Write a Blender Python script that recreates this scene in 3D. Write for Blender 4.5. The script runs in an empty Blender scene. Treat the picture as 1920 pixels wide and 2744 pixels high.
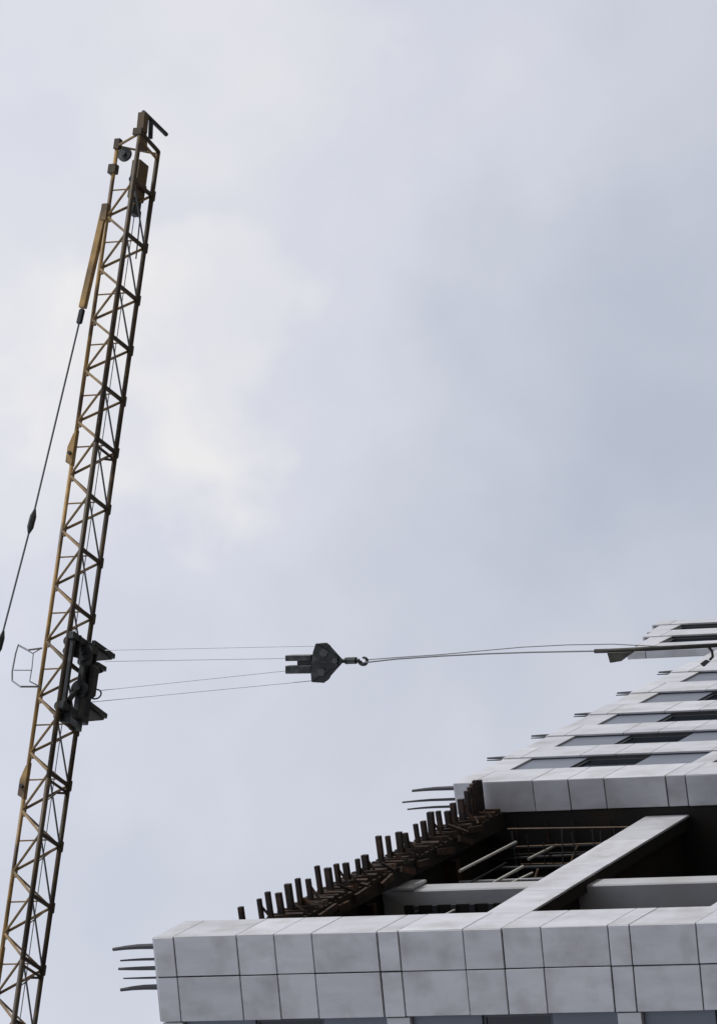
import bpy, math, random
from mathutils import Vector, Matrix
V = Vector
R = math.radians
random.seed(7)
scene = bpy.context.scene
col = scene.collection

# ------------------------------------------------------------------ camera
# The photograph is a portrait frame taken with the camera turned on its side: real "up" points to the left.
TH, RHO, FPX, CX, CY = R(27.0), 0.0546, 21000.0, 960.0, 1372.0
CAM = V((0, 0, 1.6))
AX = V((0, math.cos(TH), math.sin(TH)))
UP = V((0, -math.sin(TH), math.cos(TH)))
RT = V((1, 0, 0))
XC = -math.cos(RHO) * UP - math.sin(RHO) * RT
YD = math.sin(RHO) * UP - math.cos(RHO) * RT
cam_data = bpy.data.cameras.new('camera')
cam = bpy.data.objects.new('camera', cam_data)
col.objects.link(cam)
m3 = Matrix((XC, -YD, -AX)).transposed()
cam.matrix_world = Matrix.Translation(CAM) @ m3.to_4x4()
cam_data.sensor_fit = 'VERTICAL'
cam_data.sensor_width = 36.0
cam_data.sensor_height = 36.0
cam_data.lens = FPX * 36.0 / 2744.0
cam_data.clip_start = 0.5
cam_data.clip_end = 5000.0
scene.camera = cam

def ray(px, py):
    return (AX * FPX + XC * (px - CX) + YD * (py - CY)).normalized()
def on_plane(px, py, p0, n):
    d = ray(px, py)
    return CAM + d * ((p0 - CAM).dot(n) / d.dot(n))
def at_z(px, py, z):
    d = ray(px, py)
    return CAM + d * ((z - CAM.z) / d.z)

# ------------------------------------------------------------------ sky and sun
SUN_AZ, SUN_EL = R(-2.0), R(30.0)          # azimuth from +X towards +Y
world = bpy.data.worlds.new('World')
scene.world = world
world.use_nodes = True
wt = world.node_tree
wt.nodes.clear()
def wn(kind, **kw):
    n = wt.nodes.new(kind)
    for k, v in kw.items():
        setattr(n, k, v)
    return n
wl = wt.links.new
w_out = wn('ShaderNodeOutputWorld')
w_bg = wn('ShaderNodeBackground')
w_bg.inputs['Strength'].default_value = 0.1
w_sky = wn('ShaderNodeTexSky', sky_type='NISHITA', sun_disc=False)
w_sky.sun_elevation = SUN_EL
w_sky.sun_rotation = math.pi / 2 - SUN_AZ
w_tc = wn('ShaderNodeTexCoord')
def w_noise(scale, detail, rough, off, dist=0.0):
    mp = wn('ShaderNodeMapping')
    mp.inputs['Location'].default_value = off
    wl(w_tc.outputs['Generated'], mp.inputs['Vector'])
    n = wn('ShaderNodeTexNoise')
    n.inputs['Scale'].default_value = scale
    n.inputs['Detail'].default_value = detail
    n.inputs['Roughness'].default_value = rough
    n.inputs['Distortion'].default_value = dist
    wl(mp.outputs['Vector'], n.inputs['Vector'])
    return n.outputs['Fac']
def w_math(op, a, b=None):
    n = wn('ShaderNodeMath', operation=op)
    for i, x in enumerate((a, b)):
        if x is None:
            continue
        if isinstance(x, (int, float)):
            n.inputs[i].default_value = x
        else:
            wl(x, n.inputs[i])
    return n.outputs[0]
def cloud_mass(px, py, radius, inner=0.0):
    """soft cloud mass standing in one direction of the sky, its rim broken up by noise"""
    d = ray(px, py)
    dn = wn('ShaderNodeVectorMath', operation='DISTANCE')
    dn.inputs[1].default_value = d
    wl(warp, dn.inputs[0])
    mr = wn('ShaderNodeMapRange', interpolation_type='SMOOTHERSTEP')
    mr.inputs['From Min'].default_value = radius / FPX
    mr.inputs['From Max'].default_value = inner * radius / FPX
    wl(dn.outputs['Value'], mr.inputs['Value'])
    return mr.outputs['Result']
wpn = wn('ShaderNodeTexNoise')
wpn.inputs['Scale'].default_value = 38.0
wpn.inputs['Detail'].default_value = 6.0
wl(w_tc.outputs['Generated'], wpn.inputs['Vector'])
wsub = wn('ShaderNodeVectorMath', operation='SUBTRACT')
wsub.inputs[1].default_value = (0.5, 0.5, 0.5)
wl(wpn.outputs['Color'], wsub.inputs[0])
wsc = wn('ShaderNodeVectorMath', operation='SCALE')
wsc.inputs['Scale'].default_value = 0.060
wl(wsub.outputs[0], wsc.inputs[0])
wadd = wn('ShaderNodeVectorMath', operation='ADD')
wl(w_tc.outputs['Generated'], wadd.inputs[0])
wl(wsc.outputs[0], wadd.inputs[1])
warp = wadd.outputs[0]
n_big = w_noise(13.0, 5.0, 0.5, (0.31, 0.12, 0.77), 0.3)
n_fine = w_noise(45.0, 4.0, 0.5, (0.1, 0.5, 0.2), 0.2)
lum = w_math('ADD', w_math('MULTIPLY', w_math('SUBTRACT', n_big, 0.5), 0.62),
             w_math('MULTIPLY', w_math('SUBTRACT', n_fine, 0.5), 0.34))
for px, py, rad, amp, inn in ((580, 940, 360, 0.16, 0.4), (330, 1120, 380, 0.15, 0.45), (-20, 980, 420, 0.13, 0.3), (-60, 1400, 560, 0.15, 0.2), (480, 1050, 900, 0.06, 0.0), (1050, 560, 700, 0.07, 0.0),
                              (1800, 1060, 1050, -0.30, 0.0), (700, 60, 620, 0.15, 0.1), (150, 450, 800, 0.06, 0.0), (1300, 1550, 800, -0.06, 0.0),
                              (1900, 200, 700, -0.08, 0.0), (420, 1950, 380, 0.07, 0.2), (960, 1950, 300, 0.05, 0.2), (900, 1420, 520, -0.07, 0.2), (250, 2250, 420, -0.04, 0.1)):
    if amp:
        lum = w_math('ADD', lum, w_math('MULTIPLY', cloud_mass(px, py, rad, inn), amp))
w_ramp = wn('ShaderNodeValToRGB')
w_ramp.color_ramp.elements[0].position = 0.0
w_ramp.color_ramp.elements[0].color = (0.47, 0.52, 0.62, 1)
w_ramp.color_ramp.elements[1].position = 1.0
w_ramp.color_ramp.elements[1].color = (0.89, 0.875, 0.86, 1)
e = w_ramp.color_ramp.elements.new(0.55)
e.color = (0.675, 0.695, 0.785, 1)
wl(w_math('ADD', lum, 0.5), w_ramp.inputs['Fac'])
# an overcast sky is brighter overhead than near the horizon: (1 + 2 sin(elevation)) / 3
w_sep = wn('ShaderNodeSeparateXYZ')
wl(w_tc.outputs['Generated'], w_sep.inputs[0])
w_el = w_math('MAXIMUM', w_sep.outputs['Z'], 0.0)
w_gain = w_math('MULTIPLY', w_math('ADD', w_math('MULTIPLY', w_el, 2.0), 1.0), 10.0 / 1.95 / 1.5)
w_mul = wn('ShaderNodeVectorMath', operation='SCALE')
wl(w_ramp.outputs['Color'], w_mul.inputs[0])
wl(w_gain, w_mul.inputs['Scale'])
w_mix = wn('ShaderNodeMix', data_type='RGBA')
w_mix.inputs['Factor'].default_value = 0.97
wl(w_sky.outputs['Color'], w_mix.inputs['A'])
wl(w_mul.outputs[0], w_mix.inputs['B'])
wl(w_mix.outputs['Result'], w_bg.inputs['Color'])
wl(w_bg.outputs[0], w_out.inputs['Surface'])

sun_data = bpy.data.lights.new('sun', 'SUN')
sun_data.energy = 1.5
sun_data.angle = R(12)
sun_data.color = (1.0, 0.97, 0.93)
sun = bpy.data.objects.new('sun', sun_data)
sun_dir = V((math.cos(SUN_EL) * math.cos(SUN_AZ), math.cos(SUN_EL) * math.sin(SUN_AZ), math.sin(SUN_EL)))
sun.rotation_euler = sun_dir.to_track_quat('Z', 'Y').to_euler()
sun.location = (60, 0, 120)
col.objects.link(sun)

scene.view_settings.view_transform = 'Standard'
scene.view_settings.look = 'None'
scene.view_settings.exposure = 0.6
scene.view_settings.gamma = 1.0
scene.view_settings.use_curve_mapping = False
scene.render.filter_size = 2.2

# ------------------------------------------------------------------ materials
def mat(name, base, rough=0.6, metal=0.0, var=0.12, scale=6.0, tint=None, tint_amt=0.0, tint_scale=3.0, bump=0.0,
        obj_var=0.0, streak=None, spec=0.5):
    m = bpy.data.materials.new(name)
    m.use_nodes = True
    t = m.node_tree
    b = t.nodes['Principled BSDF']
    b.inputs['Roughness'].default_value = rough
    b.inputs['Metallic'].default_value = metal
    b.inputs['Specular IOR Level'].default_value = spec
    tc = t.nodes.new('ShaderNodeTexCoord')
    n = t.nodes.new('ShaderNodeTexNoise')
    n.inputs['Scale'].default_value = scale
    n.inputs['Detail'].default_value = 6
    n.inputs['Roughness'].default_value = 0.6
    oin = t.nodes.new('ShaderNodeObjectInfo')
    osc = t.nodes.new('ShaderNodeVectorMath'); osc.operation = 'SCALE'
    osc.inputs[0].default_value = (37.0, 53.0, 71.0)
    t.links.new(oin.outputs['Random'], osc.inputs['Scale'])
    oad = t.nodes.new('ShaderNodeVectorMath'); oad.operation = 'ADD'
    t.links.new(tc.outputs['Object'], oad.inputs[0]); t.links.new(osc.outputs[0], oad.inputs[1])
    src = oad.outputs[0]
    if streak:
        mp = t.nodes.new('ShaderNodeMapping')
        mp.inputs['Scale'].default_value = streak
        t.links.new(src, mp.inputs['Vector'])
        src = mp.outputs['Vector']
    t.links.new(src, n.inputs['Vector'])
    mr = t.nodes.new('ShaderNodeMapRange')
    mr.inputs['From Min'].default_value = 0.25
    mr.inputs['From Max'].default_value = 0.75
    mr.inputs['To Min'].default_value = 1 - var
    mr.inputs['To Max'].default_value = 1 + var
    t.links.new(n.outputs['Fac'], mr.inputs['Value'])
    fac = mr.outputs['Result']
    if obj_var:
        oi = t.nodes.new('ShaderNodeObjectInfo')
        m2 = t.nodes.new('ShaderNodeMapRange')
        m2.inputs['To Min'].default_value = 1 - obj_var
        m2.inputs['To Max'].default_value = 1 + obj_var
        t.links.new(oi.outputs['Random'], m2.inputs['Value'])
        mm = t.nodes.new('ShaderNodeMath'); mm.operation = 'MULTIPLY'
        t.links.new(fac, mm.inputs[0]); t.links.new(m2.outputs['Result'], mm.inputs[1])
        fac = mm.outputs[0]
    cur = None
    if tint:
        n2 = t.nodes.new('ShaderNodeTexNoise')
        n2.inputs['Scale'].default_value = tint_scale
        n2.inputs['Detail'].default_value = 5
        t.links.new(oad.outputs[0], n2.inputs['Vector'])
        r2 = t.nodes.new('ShaderNodeMapRange')
        r2.inputs['From Min'].default_value = 0.48
        r2.inputs['From Max'].default_value = 0.66
        r2.inputs['To Max'].default_value = tint_amt
        t.links.new(n2.outputs['Fac'], r2.inputs['Value'])
        mx = t.nodes.new('ShaderNodeMix'); mx.data_type = 'RGBA'
        mx.inputs['A'].default_value = (*base, 1)
        mx.inputs['B'].default_value = (*tint, 1)
        t.links.new(r2.outputs['Result'], mx.inputs['Factor'])
        cur = mx.outputs['Result']
    sc = t.nodes.new('ShaderNodeVectorMath'); sc.operation = 'SCALE'
    if cur is None:
        sc.inputs[0].default_value = base
    else:
        t.links.new(cur, sc.inputs[0])
    t.links.new(fac, sc.inputs['Scale'])
    t.links.new(sc.outputs[0], b.inputs['Base Color'])
    if bump:
        bp = t.nodes.new('ShaderNodeBump')
        bp.inputs['Strength'].default_value = bump
        bp.inputs['Distance'].default_value = 0.02
        t.links.new(n.outputs['Fac'], bp.inputs['Height'])
        t.links.new(bp.outputs['Normal'], b.inputs['Normal'])
    return m

M = dict(
    clad=mat('cladding', (0.56, 0.57, 0.605), 0.45, 0.0, 0.13, 2.6, (0.42, 0.417, 0.42), 0.8, 1.9, 0.05, 0.075, (1.6, 1.6, 0.35)),
    joint=mat('joint_backing', (0.07, 0.07, 0.075), 0.8, 0, 0.2),
    infill=mat('infill_panel', (0.125, 0.145, 0.185), 0.4, 0.0, 0.12, 3.0, None, 0, 3, 0.02, 0.10, (1, 1, 0.4)),
    glass=mat('window_glass', (0.012, 0.016, 0.024), 0.06, 0.0, 0.1, 2.0, spec=0.5),
    frame=mat('window_frame', (0.06, 0.065, 0.075), 0.45, 0.3, 0.1),
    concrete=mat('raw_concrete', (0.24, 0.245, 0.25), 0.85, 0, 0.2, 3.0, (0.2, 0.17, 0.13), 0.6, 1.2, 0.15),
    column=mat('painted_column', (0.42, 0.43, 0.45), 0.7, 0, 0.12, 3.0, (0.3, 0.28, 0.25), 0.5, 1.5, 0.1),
    concrete_dark=mat('shade_dark_concrete', (0.014, 0.0125, 0.011), 0.9, 0, 0.3, 2.0, (0.028, 0.018, 0.010), 0.8, 0.8, 0.15),  # near-black base puts the enclosed bay's shade into the colour, with brown mottling
    rust=mat('rusty_formwork', (0.027, 0.0165, 0.011), 0.85, 0.0, 0.45, 9.0, (0.10, 0.040, 0.016), 0.65, 5.0, 0.25),
    rust_bar=mat('rusty_steel', (0.024, 0.017, 0.014), 0.75, 0.2, 0.3, 20.0, (0.10, 0.05, 0.025), 0.5, 7, 0.1),
    rust_pale=mat('dry_timber', (0.17, 0.12, 0.08), 0.8, 0, 0.3, 9.0),
    rebar=mat('rebar_steel', (0.06, 0.063, 0.07), 0.7, 0.2, 0.2, 30.0),
    pale_metal=mat('galvanised_steel', (0.55, 0.54, 0.50), 0.5, 0.3, 0.15, 5.0),
    chord=mat('crane_paint_dark', (0.045, 0.031, 0.017), 0.55, 0.1, 0.35, 8.0, (0.11, 0.070, 0.028), 0.7, 3.5, 0.05),
    yellow=mat('crane_paint_yellow', (0.36, 0.225, 0.07), 0.5, 0.0, 0.30, 6.0, (0.055, 0.036, 0.022), 0.9, 1.6, 0.05),
    lace=mat('crane_paint_worn', (0.25, 0.16, 0.06), 0.55, 0.0, 0.35, 8.0, (0.05, 0.034, 0.022), 0.8, 2.5, 0.05),
    winch=mat('winch_housing', (0.12, 0.078, 0.035), 0.6, 0.0, 0.25, 4.0, (0.09, 0.065, 0.05), 0.8, 2.0, 0.05),
    dark=mat('dark_steel', (0.017, 0.020, 0.023), 0.5, 0.3, 0.35, 7.0, (0.085, 0.09, 0.085), 0.6, 6.0, 0.05),
    rope=mat('wire_rope', (0.16, 0.17, 0.18), 0.55, 0.4, 0.2, 30.0),
    bright_rope=mat('greased_hoist_rope', (0.30, 0.31, 0.33), 0.5, 0.3, 0.2, 30.0),
    rail=mat('basket_rail', (0.42, 0.43, 0.45), 0.5, 0.4, 0.15, 6.0),
    load=mat('load_steel', (0.03, 0.029, 0.026), 0.6, 0.3, 0.3, 5.0, (0.10, 0.095, 0.07), 0.5, 2.0, 0.05),
    ground=mat('ground_earth', (0.16, 0.145, 0.125), 0.95, 0, 0.25, 0.15, (0.10, 0.10, 0.08), 0.6, 0.03, 0.2),
    roofing=mat('roof_concrete', (0.26, 0.255, 0.245), 0.9, 0, 0.2, 1.0),
)

# ------------------------------------------------------------------ mesh helpers
class MB:
    def __init__(self):
        self.v, self.f = [], []
    def add(self, vs, fs):
        k = len(self.v)
        self.v += [tuple(p) for p in vs]
        self.f += [tuple(i + k for i in f) for f in fs]
        return self
    def hexa(self, p):
        """8 points: bottom ring 0-3 (counter-clockwise seen from above), top ring 4-7"""
        return self.add(p, [(3, 2, 1, 0), (4, 5, 6, 7), (0, 1, 5, 4), (1, 2, 6, 5), (2, 3, 7, 6), (3, 0, 4, 7)])
    def box(self, x0, x1, y0, y1, z0, z1):
        return self.hexa([(x0, y0, z0), (x1, y0, z0), (x1, y1, z0), (x0, y1, z0),
                          (x0, y0, z1), (x1, y0, z1), (x1, y1, z1), (x0, y1, z1)])
    def tube(self, pts, r, n=8, r2=None):
        pts = [V(p) for p in pts]
        rings = []
        for i, p in enumerate(pts):
            d = (pts[min(i + 1, len(pts) - 1)] - pts[max(i - 1, 0)]).normalized()
            a = d.orthogonal().normalized() if i == 0 else (a0 - d * a0.dot(d)).normalized()
            a0 = a
            b = d.cross(a)
            rr = r if r2 is None else r + (r2 - r) * i / (len(pts) - 1)
            rings.append([p + (a * math.cos(2 * math.pi * j / n) + b * math.sin(2 * math.pi * j / n)) * rr for j in range(n)])
        vs = [q for ring in rings for q in ring]
        fs = []
        for i in range(len(rings) - 1):
            for j in range(n):
                j2 = (j + 1) % n
                fs.append((i * n + j, i * n + j2, (i + 1) * n + j2, (i + 1) * n + j))
        fs.append(tuple(reversed(range(n))))
        fs.append(tuple(range((len(rings) - 1) * n, len(rings) * n)))
        return self.add(vs, fs)
    def bar(self, a, b, w, h, up=(0, 0, 1)):
        a, b = V(a), V(b)
        d = (b - a).normalized()
        s = d.cross(V(up))
        if s.length < 1e-4:
            s = d.cross(V((1, 0, 0)))
        s.normalize()
        u = s.cross(d)
        s, u = s * w / 2, u * h / 2
        return self.hexa([a - s - u, a + s - u, b + s - u, b - s - u, a - s + u, a + s + u, b + s + u, b - s + u])
    def plate(self, pts, n, t):
        """flat polygon thickened by t along n"""
        n = V(n).normalized() * t / 2
        k = len(pts)
        lo = [V(p) - n for p in pts]
        hi = [V(p) + n for p in pts]
        fs = [tuple(reversed(range(k))), tuple(range(k, 2 * k))]
        for i in range(k):
            j = (i + 1) % k
            fs.append((i, j, k + j, k + i))
        return self.add(lo + hi, fs)
    def disc(self, c, axis, r, t, n=20, hub=0.0):
        c, a = V(c), V(axis).normalized()
        self.tube([c - a * t / 2, c + a * t / 2], r, n)
        if hub:
            self.tube([c - a * t * 1.1, c + a * t * 1.1], hub, 12)
        return self
    def mesh(self, name, m, bevel=0.0, smooth=False):
        me = bpy.data.meshes.new(name)
        me.from_pydata(self.v, [], self.f)
        me.materials.append(M[m])
        import bmesh
        bm = bmesh.new(); bm.from_mesh(me)
        bmesh.ops.recalc_face_normals(bm, faces=bm.faces)
        if bevel:
            bmesh.ops.bevel(bm, geom=list(bm.edges), offset=bevel, segments=1, affect='EDGES')
        bm.to_mesh(me); bm.free()
        if smooth:
            for p in me.polygons:
                p.use_smooth = len(p.vertices) == 4
        me.update()
        return me
    def build(self, name, m, parent=None, bevel=0.0, smooth=False):
        return link(name, self.mesh(name, m, bevel, smooth), parent)

def link(name, me, parent=None, loc=None):
    o = bpy.data.objects.new(name, me)
    col.objects.link(o)
    if parent:
        o.parent = parent
    if loc is not None:
        o.location = loc
    return o
def empty(name, loc, rz=0.0, parent=None):
    o = bpy.data.objects.new(name, None)
    col.objects.link(o)
    o.location = loc
    o.rotation_euler = (0, 0, rz)
    o.empty_display_size = 0.5
    if parent:
        o.parent = parent
    return o
def tag(o, label=None, cat=None, group=None, kind=None):
    for k, v in (('label', label), ('category', cat), ('group', group), ('kind', kind)):
        if v:
            o[k] = v
    return o

# ------------------------------------------------------------------ ground
g = MB()
NG = 24
SZ = 1500.0
gv = []
for i in range(NG + 1):
    for j in range(NG + 1):
        gv.append((-SZ + 2 * SZ * i / NG, -SZ + 2 * SZ * j / NG, 0.0))
gf = [(i * (NG + 1) + j, (i + 1) * (NG + 1) + j, (i + 1) * (NG + 1) + j + 1, i * (NG + 1) + j + 1) for i in range(NG) for j in range(NG)]
g.add(gv, gf)
tag(g.build('ground', 'ground'), kind='structure')

# ------------------------------------------------------------------ the building
# local frame: x runs along the long side facade away from the viewer, y into the building, z up from the ground
ALPHA = R(80.5)
C = CAM + ray(409, 2512) * 108.5
ZR = C.z                                            # roof height
dR = V((math.cos(ALPHA), math.sin(ALPHA), 0))
nR = V((math.sin(ALPHA), -math.cos(ALPHA), 0))      # outward normal of the long facade
building = empty('unfinished_building', (C.x, C.y, 0), ALPHA)
tag(building, 'unfinished office block clad in grey panels with an open dark bay beside its corner', 'building')
FB = ALPHA - R(90) + R(4.6)                         # the short facade meets the long one at slightly more than a right angle
uF = V((math.sin(R(4.6)), math.cos(R(4.6)), 0))     # along the short facade, in the local frame (towards the left end)
uF = V((-math.sin(R(4.6)), math.cos(R(4.6)), 0))
nF = V((-math.cos(R(4.6)), -math.sin(R(4.6)), 0))   # its outward normal
STOREY = 3.47
ROWS = ((0.0, -0.32), (-0.32, -1.30), (-1.30, -1.885), (-1.885, -2.47), (-2.47, -3.47))
GAP, THK = 0.017, 0.035
_cache = {}
def slab_mesh(name, w, h, t, m, bev=0.004):
    """panel lying in the xz plane, its face towards -y"""
    key = (name, round(w, 3), round(h, 3), round(t, 3), m)
    if key not in _cache:
        _cache[key] = MB().box(-w / 2, w / 2, 0, t, -h / 2, h / 2).mesh(name, m, bev)
    return _cache[key]
def place(name, me, parent, origin, along, normal):
    o = link(name, me, parent, origin)
    o.rotation_euler = (0, 0, math.atan2(along.y, along.x))
    return o
def panels(parent, o0, along, normal, cuts, storeys, rows=ROWS, wob=0.004, gap=GAP):
    """cladding on one upright face: o0 local start on the face line at roof level, cuts = distances along"""
    for k in range(storeys):
        for za, zb in rows:
            for a, b in zip(cuts[:-1], cuts[1:]):
                w, h = b - a - gap, za - zb - gap
                jx, jz = random.uniform(-1, 1) * gap * 0.22, random.uniform(-1, 1) * gap * 0.22
                c = o0 + along * ((a + b) / 2) + V((0, 0, ZR + (za + zb) / 2 - k * STOREY)) + normal * random.uniform(-wob, wob) + along * jx + V((0, 0, jz))
                me = slab_mesh('cladding_panel', w, h, THK, 'clad', 0.006)
                o = place('cladding_panel', me, parent, c, along, normal)
                o.rotation_euler.y = random.uniform(-0.0025, 0.0025)
X, Y = V((1, 0, 0)), V((0, 1, 0))
ZLOW = -4 * STOREY
# corner pier
PW = 1.19                                           # width on the short facade
PD = 0.97                                            # width on the long facade
pc = MB()
q0, q1 = V((0.04, 0.04, 0)), V((PD - 0.03, 0.04, 0))
q3 = uF * (PW - 0.03) - nF * 0.04
q2 = V((PD - 0.03, q3.y, 0))
pc.hexa([V((p.x, p.y, ZR + ZLOW)) for p in (q0, q1, q2, q3)] + [V((p.x, p.y, ZR - 0.02)) for p in (q0, q1, q2, q3)])
corner = pc.build('pier', 'joint', building)
corner['label'] = 'corner pier with two columns of grey panels on its near face'
# short facade: the panel's own -y must point along nF
panels(corner, uF * 0, -uF, nF, (-0.56, 0.0), 4)
panels(corner, uF * 0, -uF, nF, (-PW, -0.56), 4)
# long facade side
panels(corner, V((0, 0, 0)), X, -Y, (0.0, PD), 4, ROWS, 0.002, 0.009)
cap = MB()
cap.hexa([V((p.x, p.y, ZR - 0.02)) for p in (V((0.012, 0.012, 0)), V((PD - 0.01, 0.012, 0)), V((PD - 0.01, q3.y, 0)), uF * (PW - 0.01) - nF * 0.012)] +
         [V((p.x, p.y, ZR + 0.012)) for p in (V((0.012, 0.012, 0)), V((PD - 0.01, 0.012, 0)), V((PD - 0.01, q3.y, 0)), uF * (PW - 0.01) - nF * 0.012)])
cap.build('coping', 'clad', corner)

def window(parent, o0, along, normal, w, zt, zb, set_back):
    """window > frame, pane in an upright opening; o0 at roof level on the face line"""
    h = zt - zb
    t = 0.04
    f = MB()
    f.box(-w / 2, w / 2, 0, 0.05, h / 2 - t, h / 2).box(-w / 2, w / 2, 0, 0.05, -h / 2, -h / 2 + t)
    f.box(-w / 2, -w / 2 + t, 0.002, 0.048, -h / 2 + t, h / 2 - t).box(w / 2 - t, w / 2, 0.002, 0.048, -h / 2 + t, h / 2 - t)
    key = ('wf', round(w, 3), round(h, 3))
    if key not in _cache:
        _cache[key] = f.mesh('window', 'frame')
        _cache[('wp',) + key[1:]] = MB().box(-w / 2 + t, w / 2 - t, 0.02, 0.03, -h / 2 + t, h / 2 - t).mesh('pane', 'glass')
    c = o0 + V((0, 0, ZR + (zt + zb) / 2)) - normal * set_back
    o = place('window', _cache[key], parent, c, along, normal)
    link('pane', _cache[('wp',) + key[1:]], o)
    return o
def infill_bay(parent, o0, along, normal, a, b, storeys, set_back, top=-0.50):
    """recessed infill between two piers: flush spandrel, grey panel, window, grey panel per storey"""
    mid = o0 + along * ((a + b) / 2)
    w = b - a
    for k in range(storeys):
        z0 = -k * STOREY
        tz = top if k == 0 else -0.36
        me = slab_mesh('spandrel_panel', w - GAP, -tz - 0.01, 0.12, 'clad')
        place('spandrel_panel', me, parent, mid + V((0, 0, ZR + z0 + tz / 2)) - normal * (set_back * 0.4), along, normal)
        for za, zb in ((tz, -1.42), (-2.47, -3.46)):
            me = slab_mesh('infill_panel', w - 0.004, za - zb - 0.012, 0.06, 'infill')
            place('infill_panel', me, parent, mid + V((0, 0, ZR + z0 + (za + zb) / 2)) - normal * set_back, along, normal)
        window(parent, mid, along, normal, w - 0.004, z0 - 1.42, z0 - 2.47, set_back + 0.03)

# short facade to the left of the corner pier: window bay, then the next pier
infill_bay(building, uF * 0, -uF, nF, -PW - 1.5, -PW - 0.005, 4, 0.12, -0.32)
p = MB()
a0, a1 = uF * (PW + 1.5 + 0.03) - nF * 0.04, uF * (PW + 1.5 + 1.2) - nF * 0.04
b0, b1 = a0 - nF * 0.9, a1 - nF * 0.9
p.hexa([V((q.x, q.y, ZR + ZLOW)) for q in (a0, b0, b1, a1)] + [V((q.x, q.y, ZR - 0.02)) for q in (a0, b0, b1, a1)])
pier_b = p.build('pier', 'joint', building)
panels(pier_b, uF * 0, -uF, nF, (-PW - 1.5 - 1.23, -PW - 1.5 - 0.6, -PW - 1.5), 4)

# long facade: second pier beside the open bay, then narrow piers and window bays
S2 = 9.71
RECESS = 0.48
def pier_long(s0, s1, depth, storeys, z_top=0.0, flank=False):
    m_ = MB().box(s0 + (0.04 if flank else 0.015), s1 - 0.015, 0.04, depth, ZR + ZLOW, ZR + z_top - 0.02)
    o = m_.build('pier', 'joint', building)
    for k in range(storeys):
        pass
    panels_z(o, V((s0, 0, 0)), X, -Y, (0.0, s1 - s0), storeys, z_top)
    if flank:
        panels_z(o, V((s0, 0, 0)), -Y, -X, (-min(depth, RECESS), -0.0), storeys, z_top)
    MB().box(s0 + 0.012, s1 - 0.012, 0.012, depth, ZR + z_top - 0.02, ZR + z_top + 0.012).build('coping', 'clad', o)
    return o
def panels_z(parent, o0, along, normal, cuts, storeys, z_top):
    gp = 0.007 if along == X else GAP
    if z_top > 0.1:
        panels(parent, o0, along, normal, cuts, 1, ((z_top, z_top - 0.32), (z_top - 0.32, 0.0)), 0.001, gp)
    panels(parent, o0, along, normal, cuts, storeys, ROWS, 0.001, gp)
pier2 = pier_long(S2, 10.54, 0.48, 3, 0.0, True)
pier2['label'] = 'pier at the far side of the open bay'
far_edges = [10.54, 12.15, 13.72, 15.28, 16.86, 18.43]
PN = 0.70
far_piers = []
for a, b in zip(far_edges[:-1], far_edges[1:]):
    far_piers.append(pier_long(b - PN, b, 0.5, 2))
    infill_bay(building, V((0, 0, 0)), X, -Y, a + 0.003, b - PN - 0.003, 2, 0.05)
# taller end part of the block
TALL = 1.55
E0 = 19.62
infill_bay(building, V((0, 0, 0)), X, -Y, far_edges[-1] + 0.003, E0 - 0.003, 2, 0.05)
tall1 = pier_long(E0, E0 + 0.62, 0.14, 2, TALL + 0.06, True)
tall2 = pier_long(E0 + 1.25, E0 + 1.70, 0.14, 2, TALL + 0.34)
tall3 = pier_long(E0 + 2.25, E0 + 2.55, 0.14, 2, TALL + 0.62)
for a, b, up_ in ((E0 + 0.62, E0 + 1.25, 0.20), (E0 + 1.70, E0 + 2.25, 0.48)):
    w = b - a - 0.006
    mid = V(((a + b) / 2, 0, 0))
    place('spandrel_panel', slab_mesh('spandrel_panel', w, 0.38, 0.12, 'clad'), building, mid + V((0, 0.02, ZR + TALL + up_ - 0.19)), X, -Y)
    window(building, mid, X, -Y, w, TALL + up_ - 0.40, 0.02, 0.06)
    infill_bay(building, V((0, 0, 0)), X, -Y, a + 0.003, b - 0.003, 2, 0.05, -0.32)
S_END = E0 + 2.55
# body of the building: walls behind the cladding, slabs, roof
BW = 19.0
wb = MB()
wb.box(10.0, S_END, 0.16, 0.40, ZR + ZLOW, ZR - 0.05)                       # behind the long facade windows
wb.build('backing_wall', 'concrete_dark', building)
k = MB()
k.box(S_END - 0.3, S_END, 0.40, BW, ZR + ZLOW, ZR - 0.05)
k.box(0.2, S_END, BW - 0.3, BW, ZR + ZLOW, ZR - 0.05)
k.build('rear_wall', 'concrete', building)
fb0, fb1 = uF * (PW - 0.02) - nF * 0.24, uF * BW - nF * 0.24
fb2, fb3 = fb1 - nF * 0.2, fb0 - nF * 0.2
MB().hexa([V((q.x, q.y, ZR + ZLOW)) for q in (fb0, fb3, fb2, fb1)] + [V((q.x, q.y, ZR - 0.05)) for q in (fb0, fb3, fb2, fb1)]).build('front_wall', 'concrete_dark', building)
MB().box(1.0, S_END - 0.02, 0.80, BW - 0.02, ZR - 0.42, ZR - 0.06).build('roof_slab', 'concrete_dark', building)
MB().box(0.3, S_END - 0.4, 0.3, BW - 0.4, 0.0, ZR + ZLOW - 0.02).build('lower_storeys', 'concrete', building)
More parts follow.
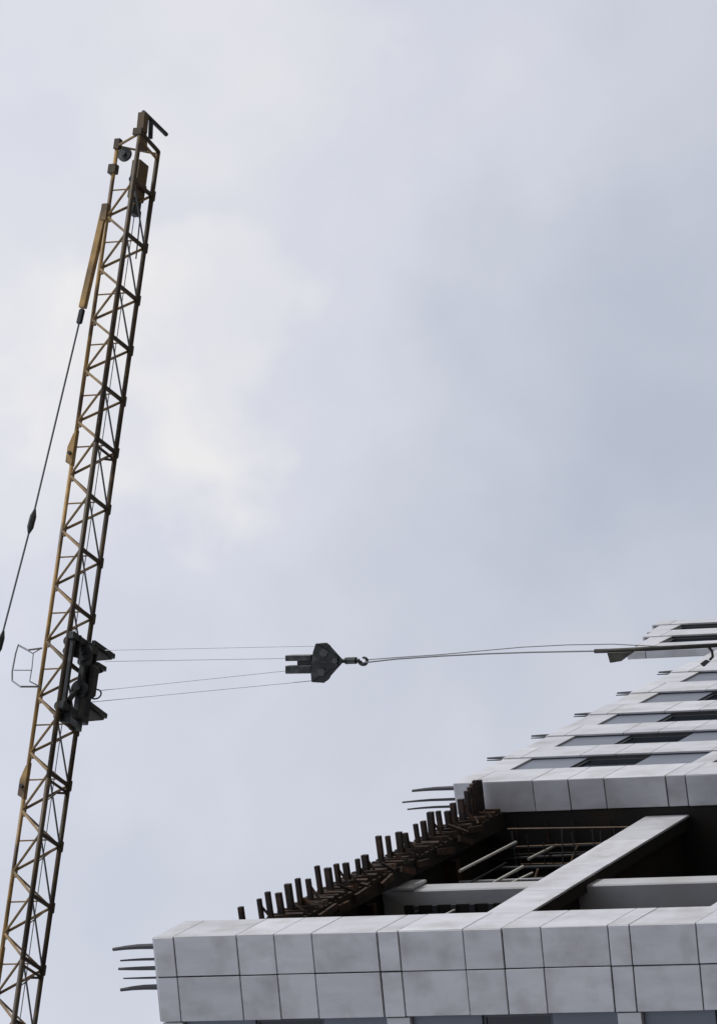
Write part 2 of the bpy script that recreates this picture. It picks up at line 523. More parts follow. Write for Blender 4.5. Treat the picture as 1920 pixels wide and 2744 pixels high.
# inside the open bay: floor slabs, partition walls
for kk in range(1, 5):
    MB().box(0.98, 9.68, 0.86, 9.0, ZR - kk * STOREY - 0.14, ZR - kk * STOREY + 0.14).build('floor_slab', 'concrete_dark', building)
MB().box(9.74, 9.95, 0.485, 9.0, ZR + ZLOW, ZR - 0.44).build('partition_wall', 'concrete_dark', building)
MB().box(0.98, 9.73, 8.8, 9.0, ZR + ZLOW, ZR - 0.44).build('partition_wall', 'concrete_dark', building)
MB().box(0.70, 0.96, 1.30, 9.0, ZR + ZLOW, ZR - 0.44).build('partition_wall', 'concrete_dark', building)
# spandrel beams crossing the open bay
for kk in range(3):
    zt, zb = -3.08 - kk * STOREY, -3.78 - kk * STOREY
    e0, e1 = 0.79, 0.60
    s0, s1 = 0.975, 9.72
    sp = MB().hexa([(s0, e0 + 0.05, ZR + zb + 0.02), (s1, e1 + 0.05, ZR + zb + 0.02), (s1, e1 + 0.22, ZR + zb + 0.02), (s0, e0 + 0.22, ZR + zb + 0.02),
                    (s0, e0 + 0.05, ZR + zt - 0.02), (s1, e1 + 0.05, ZR + zt - 0.02), (s1, e1 + 0.22, ZR + zt - 0.02), (s0, e0 + 0.22, ZR + zt - 0.02)])
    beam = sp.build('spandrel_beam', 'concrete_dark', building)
    d = V((s1 - s0, e1 - e0, 0)).normalized()
    nn = V((d.y, -d.x, 0))
    N = 6
    L = (V((s1, e1, 0)) - V((s0, e0, 0))).length
    for i in range(N):
        w = L / N
        c = V((s0, e0, 0)) + d * (w * (i + 0.5)) + V((0, 0, ZR + (zt + zb) / 2)) + nn * random.uniform(-0.004, 0.004)
        place('cladding_panel', slab_mesh('cladding_panel', w - 0.008, zt - zb, THK, 'clad'), beam, c, d, nn)
# interior column
colm = MB().box(6.05, 6.45, 0.80, 1.42, ZR - 4 * STOREY, ZR - 0.46)
MB().box(6.0, 6.5, 0.74, 0.795, ZR - 1.0, ZR - 0.62).build('column_bracket', 'column', building, 0.015)
colm.build('column', 'column', building, 0.02)
scr = MB().box(5.86, 5.90, 0.98, 2.6, ZR - 3.05, ZR - 0.9).build('shade_stand_in', 'concrete_dark', building)  # dark slatted screen added to stand in for shade on the column front
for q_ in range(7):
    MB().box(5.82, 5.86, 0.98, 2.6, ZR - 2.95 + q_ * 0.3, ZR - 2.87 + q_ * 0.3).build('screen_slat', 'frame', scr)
for e_ in (1.0, 1.16, 1.32, 1.6):
    MB().tube([(9.70, e_, ZR - 3.2), (9.70, e_ + 0.02, ZR - 0.45)], 0.016, 6).build('conduit', 'frame', building)
for z_ in (-0.95, -1.45, -1.9, -2.5):
    MB().tube([(9.68, 0.62, ZR + z_), (9.68, 2.9, ZR + z_ - 0.05)], 0.014, 6).build('conduit', 'rust_bar', building)
# roof edge beam with rusty brackets for the missing cladding
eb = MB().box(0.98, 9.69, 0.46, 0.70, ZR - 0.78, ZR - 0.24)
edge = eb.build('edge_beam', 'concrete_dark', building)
edge['label'] = 'rust-brown roof edge beam without cladding'
tips = [(155, 710), (250, 670), (292, 635), (345, 640), (392, 595), (438, 568), (495, 570), (538, 505), (592, 515), (636, 495), (682, 490), (738, 470),
        (775, 450), (845, 355), (892, 355), (945, 335), (980, 340), (1030, 295), (1068, 280), (1100, 235), (1145, 230), (1190, 230), (1213, 190), (1255, 170),
        (1290, 160), (1330, 150), (1365, 150), (1425, 100)]
for i in range(54):
    s_ = 1.08 + i * 0.16 + random.uniform(-0.025, 0.025)
    w_ = random.uniform(0.022, 0.045)
    MB().hexa([(s_ - w_, random.uniform(0.36, 0.41), ZR - random.uniform(0.68, 0.82)), (s_ + w_, 0.39, ZR - 0.77), (s_ + w_, 0.465, ZR - 0.77), (s_ - w_, 0.465, ZR - 0.77),
               (s_ - w_, 0.39, ZR - 0.30), (s_ + w_, 0.39, ZR - 0.30), (s_ + w_, 0.465, ZR - 0.30), (s_ - w_, 0.465, ZR - 0.30)]).build('rib', 'rust' if i % 3 else 'rust_bar', edge)
zbr = ZR - 0.48
blist = []
for x_, y_ in tips:
    p_ = at_z(560 + 0.535 * x_, 2050 + 0.535 * y_, zbr) - C
    blist.append((p_.dot(dR), p_.dot(nR)))
blist = [q_ for q_ in blist if q_[0] < 9.1] + [(9.12, 0.0), (9.24, 0.03), (9.36, 0.05), (9.47, 0.08), (9.58, 0.06)]
for s_, o_ in blist:
    w_ = random.uniform(0.029, 0.041)
    tz = random.uniform(-0.012, 0.012)
    h_ = random.uniform(0.06, 0.10)
    sk = random.uniform(-0.015, 0.015)
    zc = ZR - 0.49
    b_ = MB().hexa([(s_ - w_ + sk, 0.47, zc - h_ / 2), (s_ - w_, -o_, zc - h_ / 2 + tz), (s_ + w_, -o_, zc - h_ / 2 + tz), (s_ + w_ + sk, 0.47, zc - h_ / 2),
                    (s_ - w_ + sk, 0.47, zc + h_ / 2), (s_ - w_, -o_, zc + h_ / 2 + tz), (s_ + w_, -o_, zc + h_ / 2 + tz), (s_ + w_ + sk, 0.47, zc + h_ / 2)])
    b_.build('bracket', 'rust_bar', edge, 0.004)
    if random.random() < 0.35:     # thin brace under the bracket
        MB().bar((s_ + random.uniform(-0.06, 0.06), 0.46, zc - random.uniform(0.1, 0.26)), (s_, 0.46 - (0.46 + o_) * random.uniform(0.35, 0.85), zc - h_ * 0.4 + tz * 0.5), 0.025, 0.03).build('brace', 'rust', edge)
for i in range(12):   # loose boards hanging below the beam
    s_ = 1.3 + i * 0.66 + random.uniform(-0.12, 0.12)
    L_ = random.uniform(0.25, 0.6)
    zz = ZR - 0.79 - random.uniform(0.0, 0.10)
    MB().bar((s_, 0.50 + random.uniform(-0.05, 0.1), zz), (s_ + L_, 0.50 + random.uniform(-0.08, 0.12), zz - random.uniform(-0.04, 0.08)), 0.09, 0.05).build('loose_board', 'rust', edge)
for i in range(24):   # hanging ends of mesh and timber on the beam
    s_ = 1.2 + i * 0.35 + random.uniform(-0.05, 0.05)
    h_ = random.uniform(0.05, 0.3)
    b_ = MB().bar((s_, random.uniform(0.30, 0.44), ZR - random.uniform(0.4, 0.7)), (s_ + random.uniform(-0.15, 0.15), 0.44, ZR - 0.60 - h_), 0.03, 0.04)
    b_.build('timber_strut', 'rust', edge)
# pipes and props seen under the ceiling of the open bay
for (xa, ya), (xb, yb), zz in (((1231, 2334), (1381, 2257), -1.25), ((1415, 2302), (1515, 2252), -1.55), ((1320, 2366), (1400, 2322), -2.0)):
    pa, pb = at_z(xa, ya, ZR + zz) - C, at_z(xb, yb, ZR + zz) - C
    la = V((pa.dot(dR), -pa.dot(nR), ZR + zz)); lb = V((pb.dot(dR), -pb.dot(nR), ZR + zz))
    MB().tube([la, lb], 0.024, 8).build('ceiling_pipe', 'pale_metal', building)
for s_, e_ in ((3.2, 2.6), (5.2, 3.4), (7.4, 2.2), (8.6, 3.0), (8.9, 1.5)):
    MB().tube([(s_, e_, ZR - 3.3), (s_ + 0.05, e_, ZR - 0.44)], 0.045, 8).build('steel_prop', 'rust_bar', building)
rs = random.Random(11)
for e_ in (1.05, 1.55, 2.2, 3.0):
    for z_ in (-1.15, -1.75, -2.35, -2.9):
        if rs.random() < 0.95:
            za_, zb_ = rs.uniform(-0.06, 0.06), rs.uniform(-0.06, 0.06)
            sa_, sb_ = rs.uniform(4.6, 7.0), rs.uniform(8.2, 9.6)
            MB().tube([(sa_, e_, ZR + z_ + za_), (sb_, e_ + rs.uniform(-0.08, 0.08), ZR + z_ + zb_)], rs.uniform(0.012, 0.022), 6).build(
                'scaffold_tube', rs.choice(('pale_metal', 'column', 'rust_pale', 'rebar')), building)
for s_ in (7.0, 7.9, 8.7, 9.4):
    for e_ in (1.08, 1.6, 2.3):
        if rs.random() < 0.8:
            MB().tube([(s_ + rs.uniform(-0.05, 0.05), e_, ZR - 3.3), (s_ + rs.uniform(-0.05, 0.05), e_ + 0.02, ZR - rs.uniform(0.6, 1.2))], 0.018, 6).build(
                'scaffold_tube', rs.choice(('rebar', 'rust_pale', 'column')), building)
    MB().tube([(s_, 0.95, ZR - rs.uniform(1.0, 2.6)), (s_ + rs.uniform(-0.3, 0.3), 2.8, ZR - rs.uniform(1.0, 2.6))], 0.016, 6).build('scaffold_tube', 'rust_pale', building)
for i in range(10):    # steel mesh tied up in front of the end wall
    e_ = 0.72 + i * 0.16 + rs.uniform(-0.05, 0.05)
    MB().tube([(9.35 + rs.uniform(-0.03, 0.03), e_, ZR - 3.1), (9.35, e_ + rs.uniform(-0.04, 0.04), ZR - rs.uniform(0.9, 1.2))], 0.011, 5).build('mesh_bar', rs.choice(('rebar', 'rebar', 'rust_bar', 'rust_pale', 'frame')), building)
for i in range(9):
    z_ = -1.1 - i * 0.24 + rs.uniform(-0.07, 0.07)
    MB().tube([(9.32, rs.uniform(0.66, 0.9), ZR + z_), (9.32, 2.1, ZR + z_ + rs.uniform(-0.2, 0.2))], 0.011, 5).build('mesh_bar', rs.choice(('rebar', 'rebar', 'rust_bar', 'rust_pale', 'frame')), building)
for s_ in (2.6, 4.0, 5.4, 6.8, 8.2):
    MB().box(s_, s_ + 0.12, 0.85, 8.7, ZR - 0.64, ZR - 0.425).build('ceiling_joist', 'rust', building)
for e_ in (1.5, 2.4, 3.6):
    MB().box(1.0, 9.9, e_, e_ + 0.10, ZR - 0.80, ZR - 0.645).build('ceiling_joist', 'rust', building)
# starter bars on the pier tops
def rebar(parent, s, e, h, r=0.022, bend=0.0, lean=0.0):
    pts = [(s, e, ZR - 0.1), (s, e, ZR + h * 0.5), (s + lean * 0.5, e + bend * 0.35, ZR + h * 0.75), (s + lean, e + bend, ZR + h)]
    MB().tube(pts, r, 7, r * 0.55).build('rebar', 'rebar', parent)
for d_, h_, r_, bn in ((0.16, 0.78, 0.044, 0.03), (0.34, 0.68, 0.022, 0.01), (0.465, 0.72, 0.034, 0.0), (0.60, 0.66, 0.018, 0.0), (0.73, 0.72, 0.044, 0.03)):
    q_ = uF * d_ - nF * 0.25
    rebar(corner, q_.x, q_.y, h_, r_, bn)
for e_, h_, r_ in ((0.10, 0.76, 0.036), (0.27, 0.95, 0.024), (0.38, 0.88, 0.022)):
    rebar(pier2, S2 + 0.12, e_, h_, r_, 0.02)
for i, o in enumerate(far_piers):
    rebar(o, far_edges[i + 1] - PN * 0.60, 0.055, 0.40 - 0.015 * i, 0.024)
    rebar(o, far_edges[i + 1] - PN * 0.45, 0.11, 0.46 - 0.01 * i, 0.014)

# ------------------------------------------------------------------ the tower crane
DC = 125.0
ZF = (CAM + ray(301, 1364.5) * DC).z                 # height of the lower chords
fa, fb = at_z(424, 405.7, ZF), at_z(96, 2726, ZF)
JD = (fa - fb).normalized()                          # along the jib towards its tip
JN = V((JD.y, -JD.x, 0))                             # towards the viewer
na = at_z(239, 1318.5, ZF)
JW = (na - fb).dot(JN)
tp = on_plane(183, 1311, fb + JN * JW / 2, JN)
JH = tp.z - ZF
JANG = math.atan2(JD.y, JD.x)
def J(t, w=0.0, h=0.0):
    """jib frame: t metres along the jib from fb, w from the far lower chord towards the viewer, h up"""
    return V((t, -w, h))
def tF(px, py, w=0.0, h=0.0):
    p = at_z(px, py, ZF + h) if w is None else on_plane(px, py, fb + JN * w, JN)
    return (p - fb).dot(JD)
def tw(px, py, h):
    p = at_z(px, py, ZF + h) - fb
    return p.dot(JD), p.dot(JN)
print('JIB', ZF, JW, JH, math.degrees(JANG), fb)
fy = [524.6, 664.5, 804.6, 939, 1075, 1213, 1364.5, 1508, 1658, 1808, 1958, 2105, 2268, 2432, 2599]
nodes = [(at_z(424 - (y - 405.7) * 0.1413, y, ZF) - fb).dot(JD) for y in fy]
tipt = (fa - fb).dot(JD)
while nodes[-1] > -12.0:
    nodes.append(nodes[-1] - 1.02)
crane = empty('tower_crane', (fb.x, fb.y, ZF), JANG)
tag(crane, 'weathered yellow tower crane with a long lattice jib crossing the cloudy sky', 'crane')
RC = 0.040
t_end = nodes[-1] - 0.6
def chord(name, w, h, t0, t1, r, m):
    MB().tube([J(t0, w, h), J(t1, w, h)], r, 10).build(name, m, crane, smooth=True)
tN = tw(353, 333, 0.0)[0]
segs = [tipt, (nodes[5] + nodes[6]) / 2 + 0.4, (nodes[11] + nodes[12]) / 2 + 0.4, nodes[14] - 0.05, t_end]
for a, b in zip(segs[:-1], segs[1:]):
    chord('bottom_chord', 0.0, 0.0, a, b + 0.004, RC, 'chord')
    chord('bottom_chord', JW, 0.0, tN if a == tipt else a, b + 0.004, RC, 'chord')
    chord('top_chord', JW / 2, JH, a + (0.02 if a == tipt else 0), b + 0.004, 0.034, 'yellow')
for i, t in enumerate(nodes):
    MB().tube([J(t, 0, 0), J(t, JW, 0)], 0.036, 8).build('cross_strut', 'chord', crane)
    MB().tube([J(t, JW / 2, 0), J(t, JW / 2, JH)], 0.013, 6).build('hanger', 'lace', crane)
    MB().box(t - 0.09, t + 0.09, -0.02, 0.05, -0.046, 0.040).build('gusset', 'chord', crane, 0.012)
    if i in (5, 11, 14):
        MB().tube([J(t - 0.12, 0, 0), J(t - 0.12, JW, 0)], 0.024, 8).build('cross_strut', 'chord', crane)
        MB().tube([J(t - 0.14, 0.03, 0), J(t - 0.22, JW * 0.45, 0.02)], 0.02, 8).build('joint_brace', 'chord', crane)
    if i + 1 < len(nodes):
        t2 = nodes[i + 1]
        tm = (t + t2) / 2
        T_ = J(tm, JW / 2, JH)
        # nodes run from the tip towards the mast
        MB().tube([J(t, JW, 0), J(t2, 0, 0)], 0.016, 6).build('bottom_diagonal', 'rope', crane)
        MB().tube([J(t, 0, 0.02), J(tm, JW, 0.02)], 0.010, 6).build('bottom_diagonal', 'lace', crane)
        MB().tube([J(t, JW, 0), T_], 0.023, 6).build('side_diagonal', 'lace', crane)
        MB().tube([J(t2, JW, 0), T_], 0.023, 6).build('side_diagonal', 'lace', crane)
        MB().tube([J(t, 0, 0), T_], 0.023, 6).build('side_diagonal', 'lace', crane)
        MB().tube([J(t2, 0, 0), T_], 0.019, 6).build('side_diagonal', 'lace', crane)
        MB().box(tm - 0.10, tm + 0.10, -JW / 2 - 0.02, -JW / 2 + 0.02, JH - 0.07, JH - 0.0).build('gusset', 'lace', crane)
# ropes running inside the jib
for w_, h_, m_ in ((JW * 0.62, 0.10, 'rope'), (JW * 0.30, 0.16, 'rope')):
    MB().tube([J(tipt - 0.3, w_, h_), J(t_end, w_, h_)], 0.008, 6).build('running_rope', m_, crane)
# section joints on the top chord
for i in (5, 11, 14):
    t = nodes[i] - 0.02
    lug = MB().plate([J(t - 0.30, JW / 2, JH - 0.03), J(t + 0.32, JW / 2, JH - 0.03), J(t + 0.24, JW / 2, JH + 0.03), J(t + 0.02, JW / 2, JH + 0.10),
                      J(t - 0.24, JW / 2, JH + 0.10)], (0, 1, 0), 0.10)
    lug.build('chord_joint', 'yellow', crane, 0.008)
    MB().tube([J(t - 0.1, JW / 2 - 0.09, JH + 0.03), J(t - 0.1, JW / 2 + 0.09, JH + 0.03)], 0.03, 10).build('joint_pin', 'dark', crane)
# jib nose
MB().tube([J(tN, JW, 0), J(tipt + 0.0, 0, 0)], 0.034, 8).build('nose_strut', 'chord', crane)
MB().tube([J(tN - 0.13, JW, 0), J(tipt - 0.14, 0, 0)], 0.022, 8).build('nose_strut', 'lace', crane)
MB().tube([J(tN - 0.02, JW, 0), J(tipt, JW / 2, JH)], 0.022, 8).build('nose_strut', 'lace', crane)
MB().tube([J(tipt, JW / 2, JH), J(tipt - 0.05, 0, 0)], 0.020, 8).build('nose_strut', 'lace', crane)
MB().plate([J(tN + 0.02, JW * 0.98, 0.02), J(tN + 0.10, JW * 0.72, 0.02), J(tN - 0.22, JW * 0.52, 0.02), J(tN - 0.30, JW * 0.90, 0.02)], (0, 0, 1), 0.05).build('nose_plate', 'winch', crane)
MB().disc(J(tipt - 0.16, JW * 0.5, JH - 0.16), (0, 1, 0), 0.12, 0.05, 18, 0.04).build('nose_sheave', 'dark', crane)
MB().box(tipt - 0.06, tipt + 0.12, -JW / 2 - 0.05, -JW / 2 + 0.05, JH - 0.06, JH + 0.05).build('nose_bracket', 'chord', crane, 0.008)
MB().box(tN - 0.06, tN + 0.06, -JW - 0.05, -JW + 0.05, -0.05, 0.12).build('nose_bracket', 'chord', crane, 0.008)
ta, wa = tw(384, 300, 0.0)
tb, wb_ = tw(446, 361, 0.0)
MB().tube([J(ta, wa, 0), J(tb, wb_, 0)], 0.036, 8).build('bumper_bar', 'dark', crane)
t1_, w1_ = tw(380, 337, 0.0)
MB().bar(J(t1_ - 0.1, w1_ - 0.03, 0), J(ta - 0.02, wa - 0.02, 0), 0.15, 0.12).build('bumper_arm', 'winch', crane)
t2_, w2_ = tw(405, 322, 0.0)
t3_, w3_ = tw(403, 372, 0.0)
MB().bar(J(t2_, w2_, 0), J(t3_, w3_, 0), 0.05, 0.06).build('bumper_arm', 'dark', crane)
MB().disc(J(t1_ + 0.05, w1_ - 0.12, 0.06), (0, 0, 1), 0.13, 0.05, 18, 0.04).build('nose_sheave', 'dark', crane)
# winch housing in the jib end
ta, wa = tw(360, 408, 0.02)
tb, wb_ = tw(352, 515, 0.02)
tc_, wc_ = tw(347, 555, 0.02)
wmid = JW * 0.46
MB().box(tb, ta, -wmid - 0.15, -wmid + 0.15, 0.04, 0.20).build('winch_housing', 'winch', crane, 0.015)
MB().box(tc_, tb - 0.005, -wmid - 0.11, -wmid + 0.11, 0.05, 0.18).build('winch_motor', 'dark', crane, 0.02)
MB().tube([J(tb + 0.3, wmid - 0.20, 0.12), J(tb + 0.3, wmid + 0.20, 0.12)], 0.06, 14).build('winch_drum', 'dark', crane, smooth=True)
MB().tube([J(tc_ + 0.1, wmid - 0.10, 0.05), J(tc_ - 0.7, wmid - 0.16, 0.05)], 0.012, 6).build('cable', 'dark', crane)
# bracket under the top chord end
t, w = tw(290, 437, JH)
MB().box(t - 0.10, t + 0.06, -JW / 2 - 0.06, -JW / 2 + 0.06, JH - 0.06, JH + 0.09).build('anchor_lug', 'chord', crane, 0.01)
# pendant: flat yellow tie bar, then rope with a socket, rising towards the crane head
def on_mid(px, py):
    p = on_plane(px, py, fb + JN * (JW / 2), JN)
    q = p - fb
    return V((q.dot(JD), -JW / 2, q.z))
p0, p1, p2, p3 = on_mid(281, 566), on_mid(212, 868), on_mid(86, 1397), on_mid(5, 1707)
dirp = (p3 - p2).normalized()
MB().bar(p0, p0 + (p1 - p0) * 0.86, 0.10, 0.115).build('pendant_bar', 'yellow', crane, 0.01)
MB().bar(p0 + (p1 - p0) * 0.87, p1, 0.07, 0.10).build('pendant_shackle', 'dark', crane, 0.02)
MB().box(p0.x - 0.18, p0.x + 0.12, -JW / 2 - 0.06, -JW / 2 + 0.06, JH - 0.02, p0.z + 0.05).build('pendant_lug', 'lace', crane, 0.015)
MB().tube([p1, p2], 0.016, 8).build('pendant_rope', 'rope', crane)
def socket(p, d, L, r):
    MB().tube([p - d * L / 2, p - d * L * 0.2], 0.018, 8, r).tube([p - d * L * 0.2, p + d * L * 0.25], r, 8).tube([p + d * L * 0.25, p + d * L / 2], r, 8, 0.018).build('pendant_socket', 'dark', crane)
socket(p2, dirp, 0.42, 0.055)
socket(on_mid(2, 1722), dirp, 0.40, 0.05)
mast_t = t_end
head = V((mast_t, -JW / 2, p3.z + (p3.x - mast_t) * (-dirp.z / dirp.x) * 1.0))
MB().tube([p2, head], 0.016, 8).build('pendant_rope', 'rope', crane)
# mast, head and counter jib, outside the frame
ROOF = ZR - ZF - 0.06
MWd = 0.8
for sx in (-1, 1):
    for sy in (-1, 1):
        MB().bar((mast_t + sx * MWd, -JW / 2 + sy * MWd, ROOF), (mast_t + sx * MWd, -JW / 2 + sy * MWd, 1.0), 0.16, 0.16, (1, 0, 0)).build('mast_leg', 'yellow', crane)
nb = 5
for k_ in range(nb):
    za = ROOF + (1.0 - ROOF) * k_ / nb
    zb = ROOF + (1.0 - ROOF) * (k_ + 1) / nb
    for sx, sy, ex, ey in ((-1, -1, 1, -1), (1, -1, 1, 1), (1, 1, -1, 1), (-1, 1, -1, -1)):
        MB().bar((mast_t + sx * MWd, -JW / 2 + sy * MWd, za), (mast_t + ex * MWd, -JW / 2 + ey * MWd, zb), 0.07, 0.07, (1, 0.3, 0)).build('mast_brace', 'yellow', crane)
MB().box(mast_t - 1.0, mast_t + 1.0, -JW / 2 - 1.0, -JW / 2 + 1.0, -0.45, -0.05).build('slewing_platform', 'yellow', crane, 0.03)
for sy in (-1, 1):
    MB().bar((mast_t + 0.6, -JW / 2 + sy * 0.5, 0), head, 0.12, 0.12).build('head_leg', 'yellow', crane)
    MB().bar((mast_t - 0.6, -JW / 2 + sy * 0.5, 0), head, 0.12, 0.12).build('head_leg', 'yellow', crane)
MB().box(mast_t - 7.0, mast_t - 0.9, -JW / 2 - 0.6, -JW / 2 + 0.6, -0.3, -0.05).build('counter_jib', 'yellow', crane, 0.03)
MB().box(mast_t - 6.8, mast_t - 5.4, -JW / 2 - 0.7, -JW / 2 + 0.7, -1.9, -0.32).build('counterweight', 'concrete', crane, 0.03)
MB().tube([head, (mast_t - 5.0, -JW / 2, 0)], 0.03, 8).build('counter_pendant', 'rope', crane)

# ------------------------------------------------------------------ trolley
t_lo = tw(147, 1911, 0.0)[0]
tt0 = tw(173, 1690, 0.0)[0]
tt1 = tw(140, 1890, 0.0)[0]
tmid = (tt0 + tt1) / 2
tl = tt0 - tt1
base = crane.matrix_basis @ J(tmid, JW / 2, -0.05)
cm = Matrix.Translation((fb.x, fb.y, ZF)) @ Matrix.Rotation(JANG, 4, 'Z')
base = cm @ J(tmid, JW / 2, 0)
trolley = empty('crane_trolley', base, JANG)
tag(trolley, 'dark steel trolley with sheaves riding under the crane jib', 'trolley')
hw = JW / 2
L2 = tl / 2
for sgn in (-1, 1):
    MB().bar((sgn * L2 * 0.92, -hw - 0.10, -0.10), (sgn * L2 * 0.92, hw + 0.10, -0.10), 0.12, 0.10).build('end_beam', 'dark', trolley, 0.01)
# side frames along the chords
MB().box(-L2 * 1.0, L2 * 1.0, hw - 0.30, hw - 0.08, -0.17, -0.06).build('side_frame', 'dark', trolley, 0.015)
MB().box(-L2 * 0.9, L2 * 0.9, hw + 0.06, hw + 0.10, -0.14, 0.07).build('side_plate', 'dark', trolley, 0.01)
MB().box(-L2 * 0.35, L2 * 0.45, hw - 0.20, hw + 0.02, -0.27, -0.175).build('gear_box', 'dark', trolley, 0.03)
MB().box(-L2 * 1.0, L2 * 1.0, -hw - 0.025, -hw + 0.035, -0.13, -0.045).build('side_frame', 'dark', trolley, 0.015)
for sx in (-1, 1):
    for wy in (-hw, hw):
        s_ = 1 if wy > 0 else -1
        near = s_ < 0
        MB().disc((sx * L2 * 0.86, wy - s_ * 0.075, 0.03), (0, 1, 0), 0.085, 0.05, 18, 0.035).build('wheel', 'dark', trolley)
        MB().disc((sx * L2 * 0.86 - 0.17, wy - s_ * 0.075, 0.03), (0, 1, 0), 0.07, 0.05, 18, 0.03).build('wheel', 'dark', trolley)
        x0 = sx * L2 * 0.86 - 0.08
        MB().plate([(x0 - 0.20, wy - s_ * 0.12, -0.16), (x0 + 0.18, wy - s_ * 0.12, -0.16), (x0 + 0.14, wy - s_ * 0.12, 0.05),
                    (x0 + 0.02, wy - s_ * 0.12, 0.11), (x0 - 0.15, wy - s_ * 0.12, 0.05)], (0, 1, 0), 0.03).build('wheel_bracket', 'dark', trolley)
sheave_x = (0.52 * tl, 0.36 * tl, -0.06 * tl, -0.22 * tl)
for x_ in (0.34 * tl, -0.14 * tl):
    MB().disc((x_, hw - 0.32, -0.14), (0, 1, 0), 0.14, 0.06, 22, 0.05).build('sheave', 'dark', trolley)
# rope guide wings reaching out on the far side
def onw(px, py, h=-0.05):
    t_, w_ = tw(px, py, h)
    return V((t_ - tmid, -(w_ - JW / 2), h))
for tri in (((246, 1722), (300, 1760), (298, 1768), (252, 1772)), ((236, 1888), (279, 1920), (276, 1930), (228, 1934)), ((254, 1780), (277, 1794), (274, 1802), (256, 1808))):
    q = [onw(*p_) for p_ in tri]
    MB().plate(q, (0, 0, 1), 0.03).build('guide_wing', 'rope' if tri[0][0] < 250 else 'dark', trolley)
    MB().bar(q[0] + V((0, 0, -0.03)), q[1] + V((0, 0, -0.03)), 0.075, 0.06).build('wing_rib', 'dark', trolley)
ringp = [(-0.12 + 0.08 * math.cos(a), hw + 0.10, -0.20 + 0.10 * math.sin(a)) for a in [2 * math.pi * i / 14 for i in range(15)]]
MB().tube(ringp, 0.014, 6).build('cable_ring', 'dark', trolley)
# arched stiffener between the frames
ar = [(-L2 * 0.75 + 0.22 * math.sin(a), -hw + JW * (0.12 + 0.72 * i / 8), -0.12) for i, a in enumerate([math.pi * i / 8 for i in range(9)])]
MB().tube(ar, 0.045, 8).build('arched_stiffener', 'dark', trolley)
# inspection basket on the near side
hb = -0.10
def inb(px, py, h):
    t, w = tw(px, py, h)
    return V((t - tmid, -(w - JW / 2), h))
by = -hw - 0.10
def onb(px, py, w):
    p = on_plane(px, py, fb + JN * w, JN) - fb
    return V((p.dot(JD) - tmid, -(w - JW / 2), p.z))
WB = JW + 0.55
rail = [onb(112, 1737, JW), onb(75, 1742, WB), onb(50, 1727, WB), onb(42, 1752, WB), onb(33, 1800, WB), onb(33, 1824, WB), onb(55, 1840, WB), onb(108, 1840, JW)]
MB().tube(rail, 0.016, 8).build('basket_rail', 'rail', trolley)
low = [onb(112, 1737, JW), onb(90, 1750, WB - 0.1), onb(86, 1790, WB - 0.1), onb(80, 1826, WB - 0.1), onb(108, 1840, JW)]
MB().tube(low, 0.010, 6).build('basket_rail', 'rail', trolley)
MB().tube([onb(38, 1796, WB), onb(86, 1796, WB - 0.1)], 0.009, 6).build('basket_rail', 'rail', trolley)
MB().tube([onb(50, 1730, WB), onb(90, 1752, WB - 0.1)], 0.009, 6).build('basket_rail', 'rail', trolley)

# ------------------------------------------------------------------ hook block with its four ropes
PT = cm @ J(tmid, JW / 2, 0)
pl_n = V((0, -1, 0))
def hk(px, py, dy=0.0):
    """a point in the upright plane through the trolley that faces the viewer, in world coordinates"""
    return on_plane(px, py, PT + V((0, dy, 0)), pl_n)
hc = hk(850, 1773)
hook = empty('hook_block', hc)
tag(hook, 'dark steel hook block hanging on four ropes below the trolley', 'hook block')
def hl(px, py, dy=0.0):
    return hk(px, py, dy) - hc
for dy in (-0.13, 0.13):
    pts = [hl(800, 1758, dy), hl(838, 1748, dy), hl(846, 1724, dy), hl(875, 1722, dy), hl(888, 1735, dy), hl(915, 1765, dy), hl(915, 1777, dy),
           hl(882, 1815, dy), hl(868, 1830, dy), hl(835, 1828, dy), hl(832, 1805, dy), hl(800, 1800, dy)]
    pts = [hl(838, 1750, dy), hl(846, 1724, dy), hl(875, 1722, dy), hl(888, 1735, dy), hl(916, 1766, dy), hl(916, 1777, dy), hl(882, 1815, dy),
           hl(868, 1830, dy), hl(835, 1828, dy), hl(833, 1806, dy)]
    MB().plate(pts, (0, 1, 0), 0.03).build('cheek_plate', 'dark', hook, 0.006)
for y0, y1 in ((1755, 1771), (1783, 1805)):
    q = [hl(772, y0), hl(842, y0 - 1), hl(842, y1 - 1), hl(772, y1)]
    MB().plate(q, (0, 1, 0), 0.22).build('rope_guard', 'dark', hook, 0.01)
MB().plate([hl(800, 1763), hl(840, 1763), hl(840, 1792), hl(800, 1792)], (0, 1, 0), 0.10).build('guard_web', 'dark', hook)
for x_, y_, r_ in ((866, 1750, 0.06), (860, 1802, 0.06), (896, 1771, 0.045)):
    MB().tube([hl(x_, y_, -0.19), hl(x_, y_, 0.19)], r_, 12).build('pin', 'rope', hook)
for (xa, ya), (xb, yb) in (((846, 1728), (905, 1764)), ((838, 1822), (905, 1780)), ((840, 1776), (900, 1773))):
    MB().bar(hl(xa, ya, -0.155), hl(xb, yb, -0.155), 0.03, 0.03).build('cheek_rib', 'dark', hook)
MB().disc(hl(866, 1748), (0, 1, 0), 0.15, 0.07, 22, 0.05).build('sheave', 'dark', hook)
MB().disc(hl(862, 1802), (0, 1, 0), 0.15, 0.07, 22, 0.05).build('sheave', 'dark', hook)
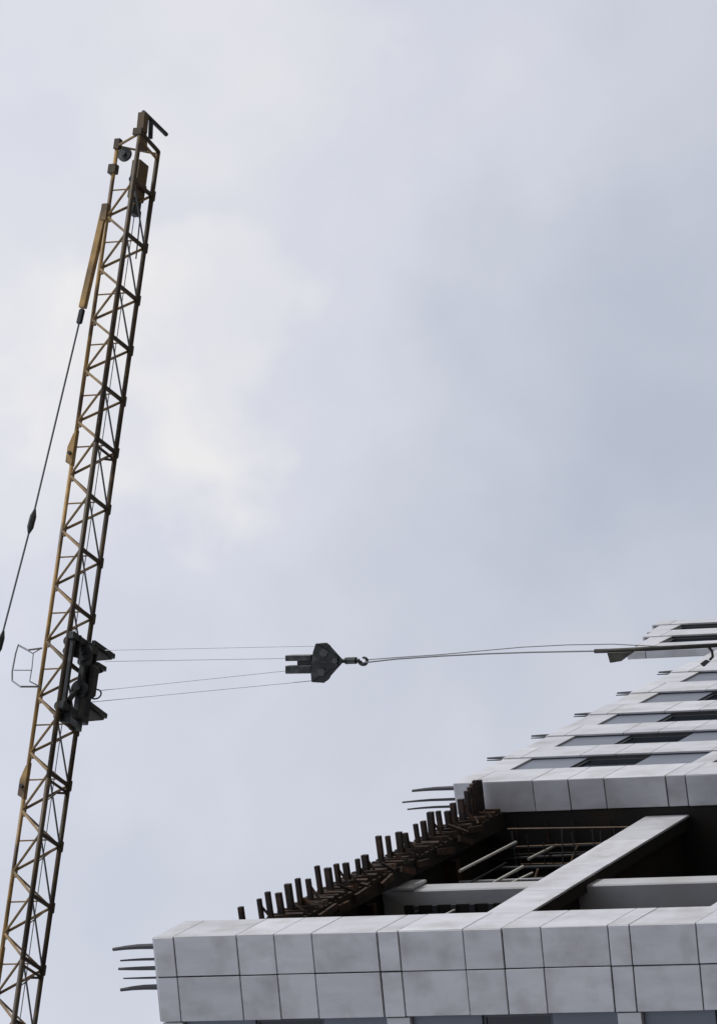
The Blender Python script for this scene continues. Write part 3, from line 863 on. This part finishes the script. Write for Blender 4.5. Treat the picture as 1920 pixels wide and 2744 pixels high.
# shank, swivel and hook
MB().tube([hl(912, 1771), hl(930, 1771)], 0.035, 10).build('shank', 'dark', hook)
MB().tube([hl(926, 1771), hl(934, 1770.5), hl(948, 1770), hl(954, 1770)], 0.055, 12).build('swivel', 'dark', hook)
MB().tube([hl(952, 1770), hl(962, 1770)], 0.03, 10).build('shank', 'dark', hook)
cv = []
for a in range(0, 290, 20):
    rr = 10
    cv.append(hl(973 - rr * math.cos(R(a)), 1771 + rr * 0.9 * math.sin(R(a))))
MB().tube(cv, 0.038, 8, 0.018).build('hook', 'dark', hook)
for (x0, y0), (x1, y1) in (((300, 1742), (850, 1731)), ((300, 1772), (782, 1764)), ((285, 1850), (782, 1796)), ((262, 1881), (850, 1823))):
    MB().tube([hl(x0 - 18, y0 + 0.5), hl(x1, y1)], 0.0055, 6).build('hoist_rope', 'bright_rope', hook)

# ------------------------------------------------------------------ slings and load
hook_eye = hk(986, 1770)
load_top = hk(1596, 1744)
s1 = empty('wire_sling', hook_eye)
def sag(a, b, off, n=10):
    return [a + (b - a) * (i / n) + off * math.sin(math.pi * i / n) for i in range(n + 1)]
def sling(name, label, ppts, r):
    w = [hk(x, y, d) for x, y, d in ppts]
    o = MB().tube([p_ - w[0] for p_ in w], r, 7).build(name, 'rope', None)
    o.location = w[0]
    tag(o, label, 'sling', 'slings below the hook')
    return o
bpy.data.objects.remove(s1)
sling('wire_sling', 'lower wire sling running from the hook straight to the end of the hanging pole',
      [(980, 1775, -0.03), (1060, 1766, -0.03), (1180, 1758, -0.03), (1300, 1752, -0.03), (1420, 1748, -0.03), (1600, 1744.5, -0.02)], 0.012)
sling('wire_sling', 'upper wire sling bowing away from the lower one and passing above the hanging pole',
      [(980, 1768, 0.03), (1060, 1762, 0.03), (1180, 1754, 0.03), (1300, 1743, 0.03), (1400, 1734, 0.03), (1520, 1728, 0.03), (1640, 1726, 0.03), (1760, 1732, 0.03), (1830, 1738, 0.02)], 0.0075)
lb = hk(2060, 1722)
load = empty('hanging_pole', lb)
tag(load, 'long dark steel pole hanging upright from the slings in front of the building', 'steel pole')
def ll(px, py, dy=0.0):
    return hk(px, py, dy) - lb
MB().tube([ll(1592, 1745), ll(1640, 1743.5), ll(2060, 1722)], 0.034, 10).build('shaft', 'load', load, smooth=True)
MB().plate([ll(1628, 1748), ll(1696, 1746), ll(1660, 1772), ll(1636, 1776)], (0, 1, 0), 0.10).build('end_plate', 'load', load, 0.006)
MB().tube([ll(1896, 1733), ll(1906, 1745), ll(1908, 1760), ll(1900, 1768)], 0.022, 8).build('side_hook', 'load', load)
MB().plate([ll(1876, 1778), ll(1890, 1768), ll(1900, 1772), ll(1884, 1786)], (0, 1, 0), 0.06).build('side_hook_end', 'load', load)
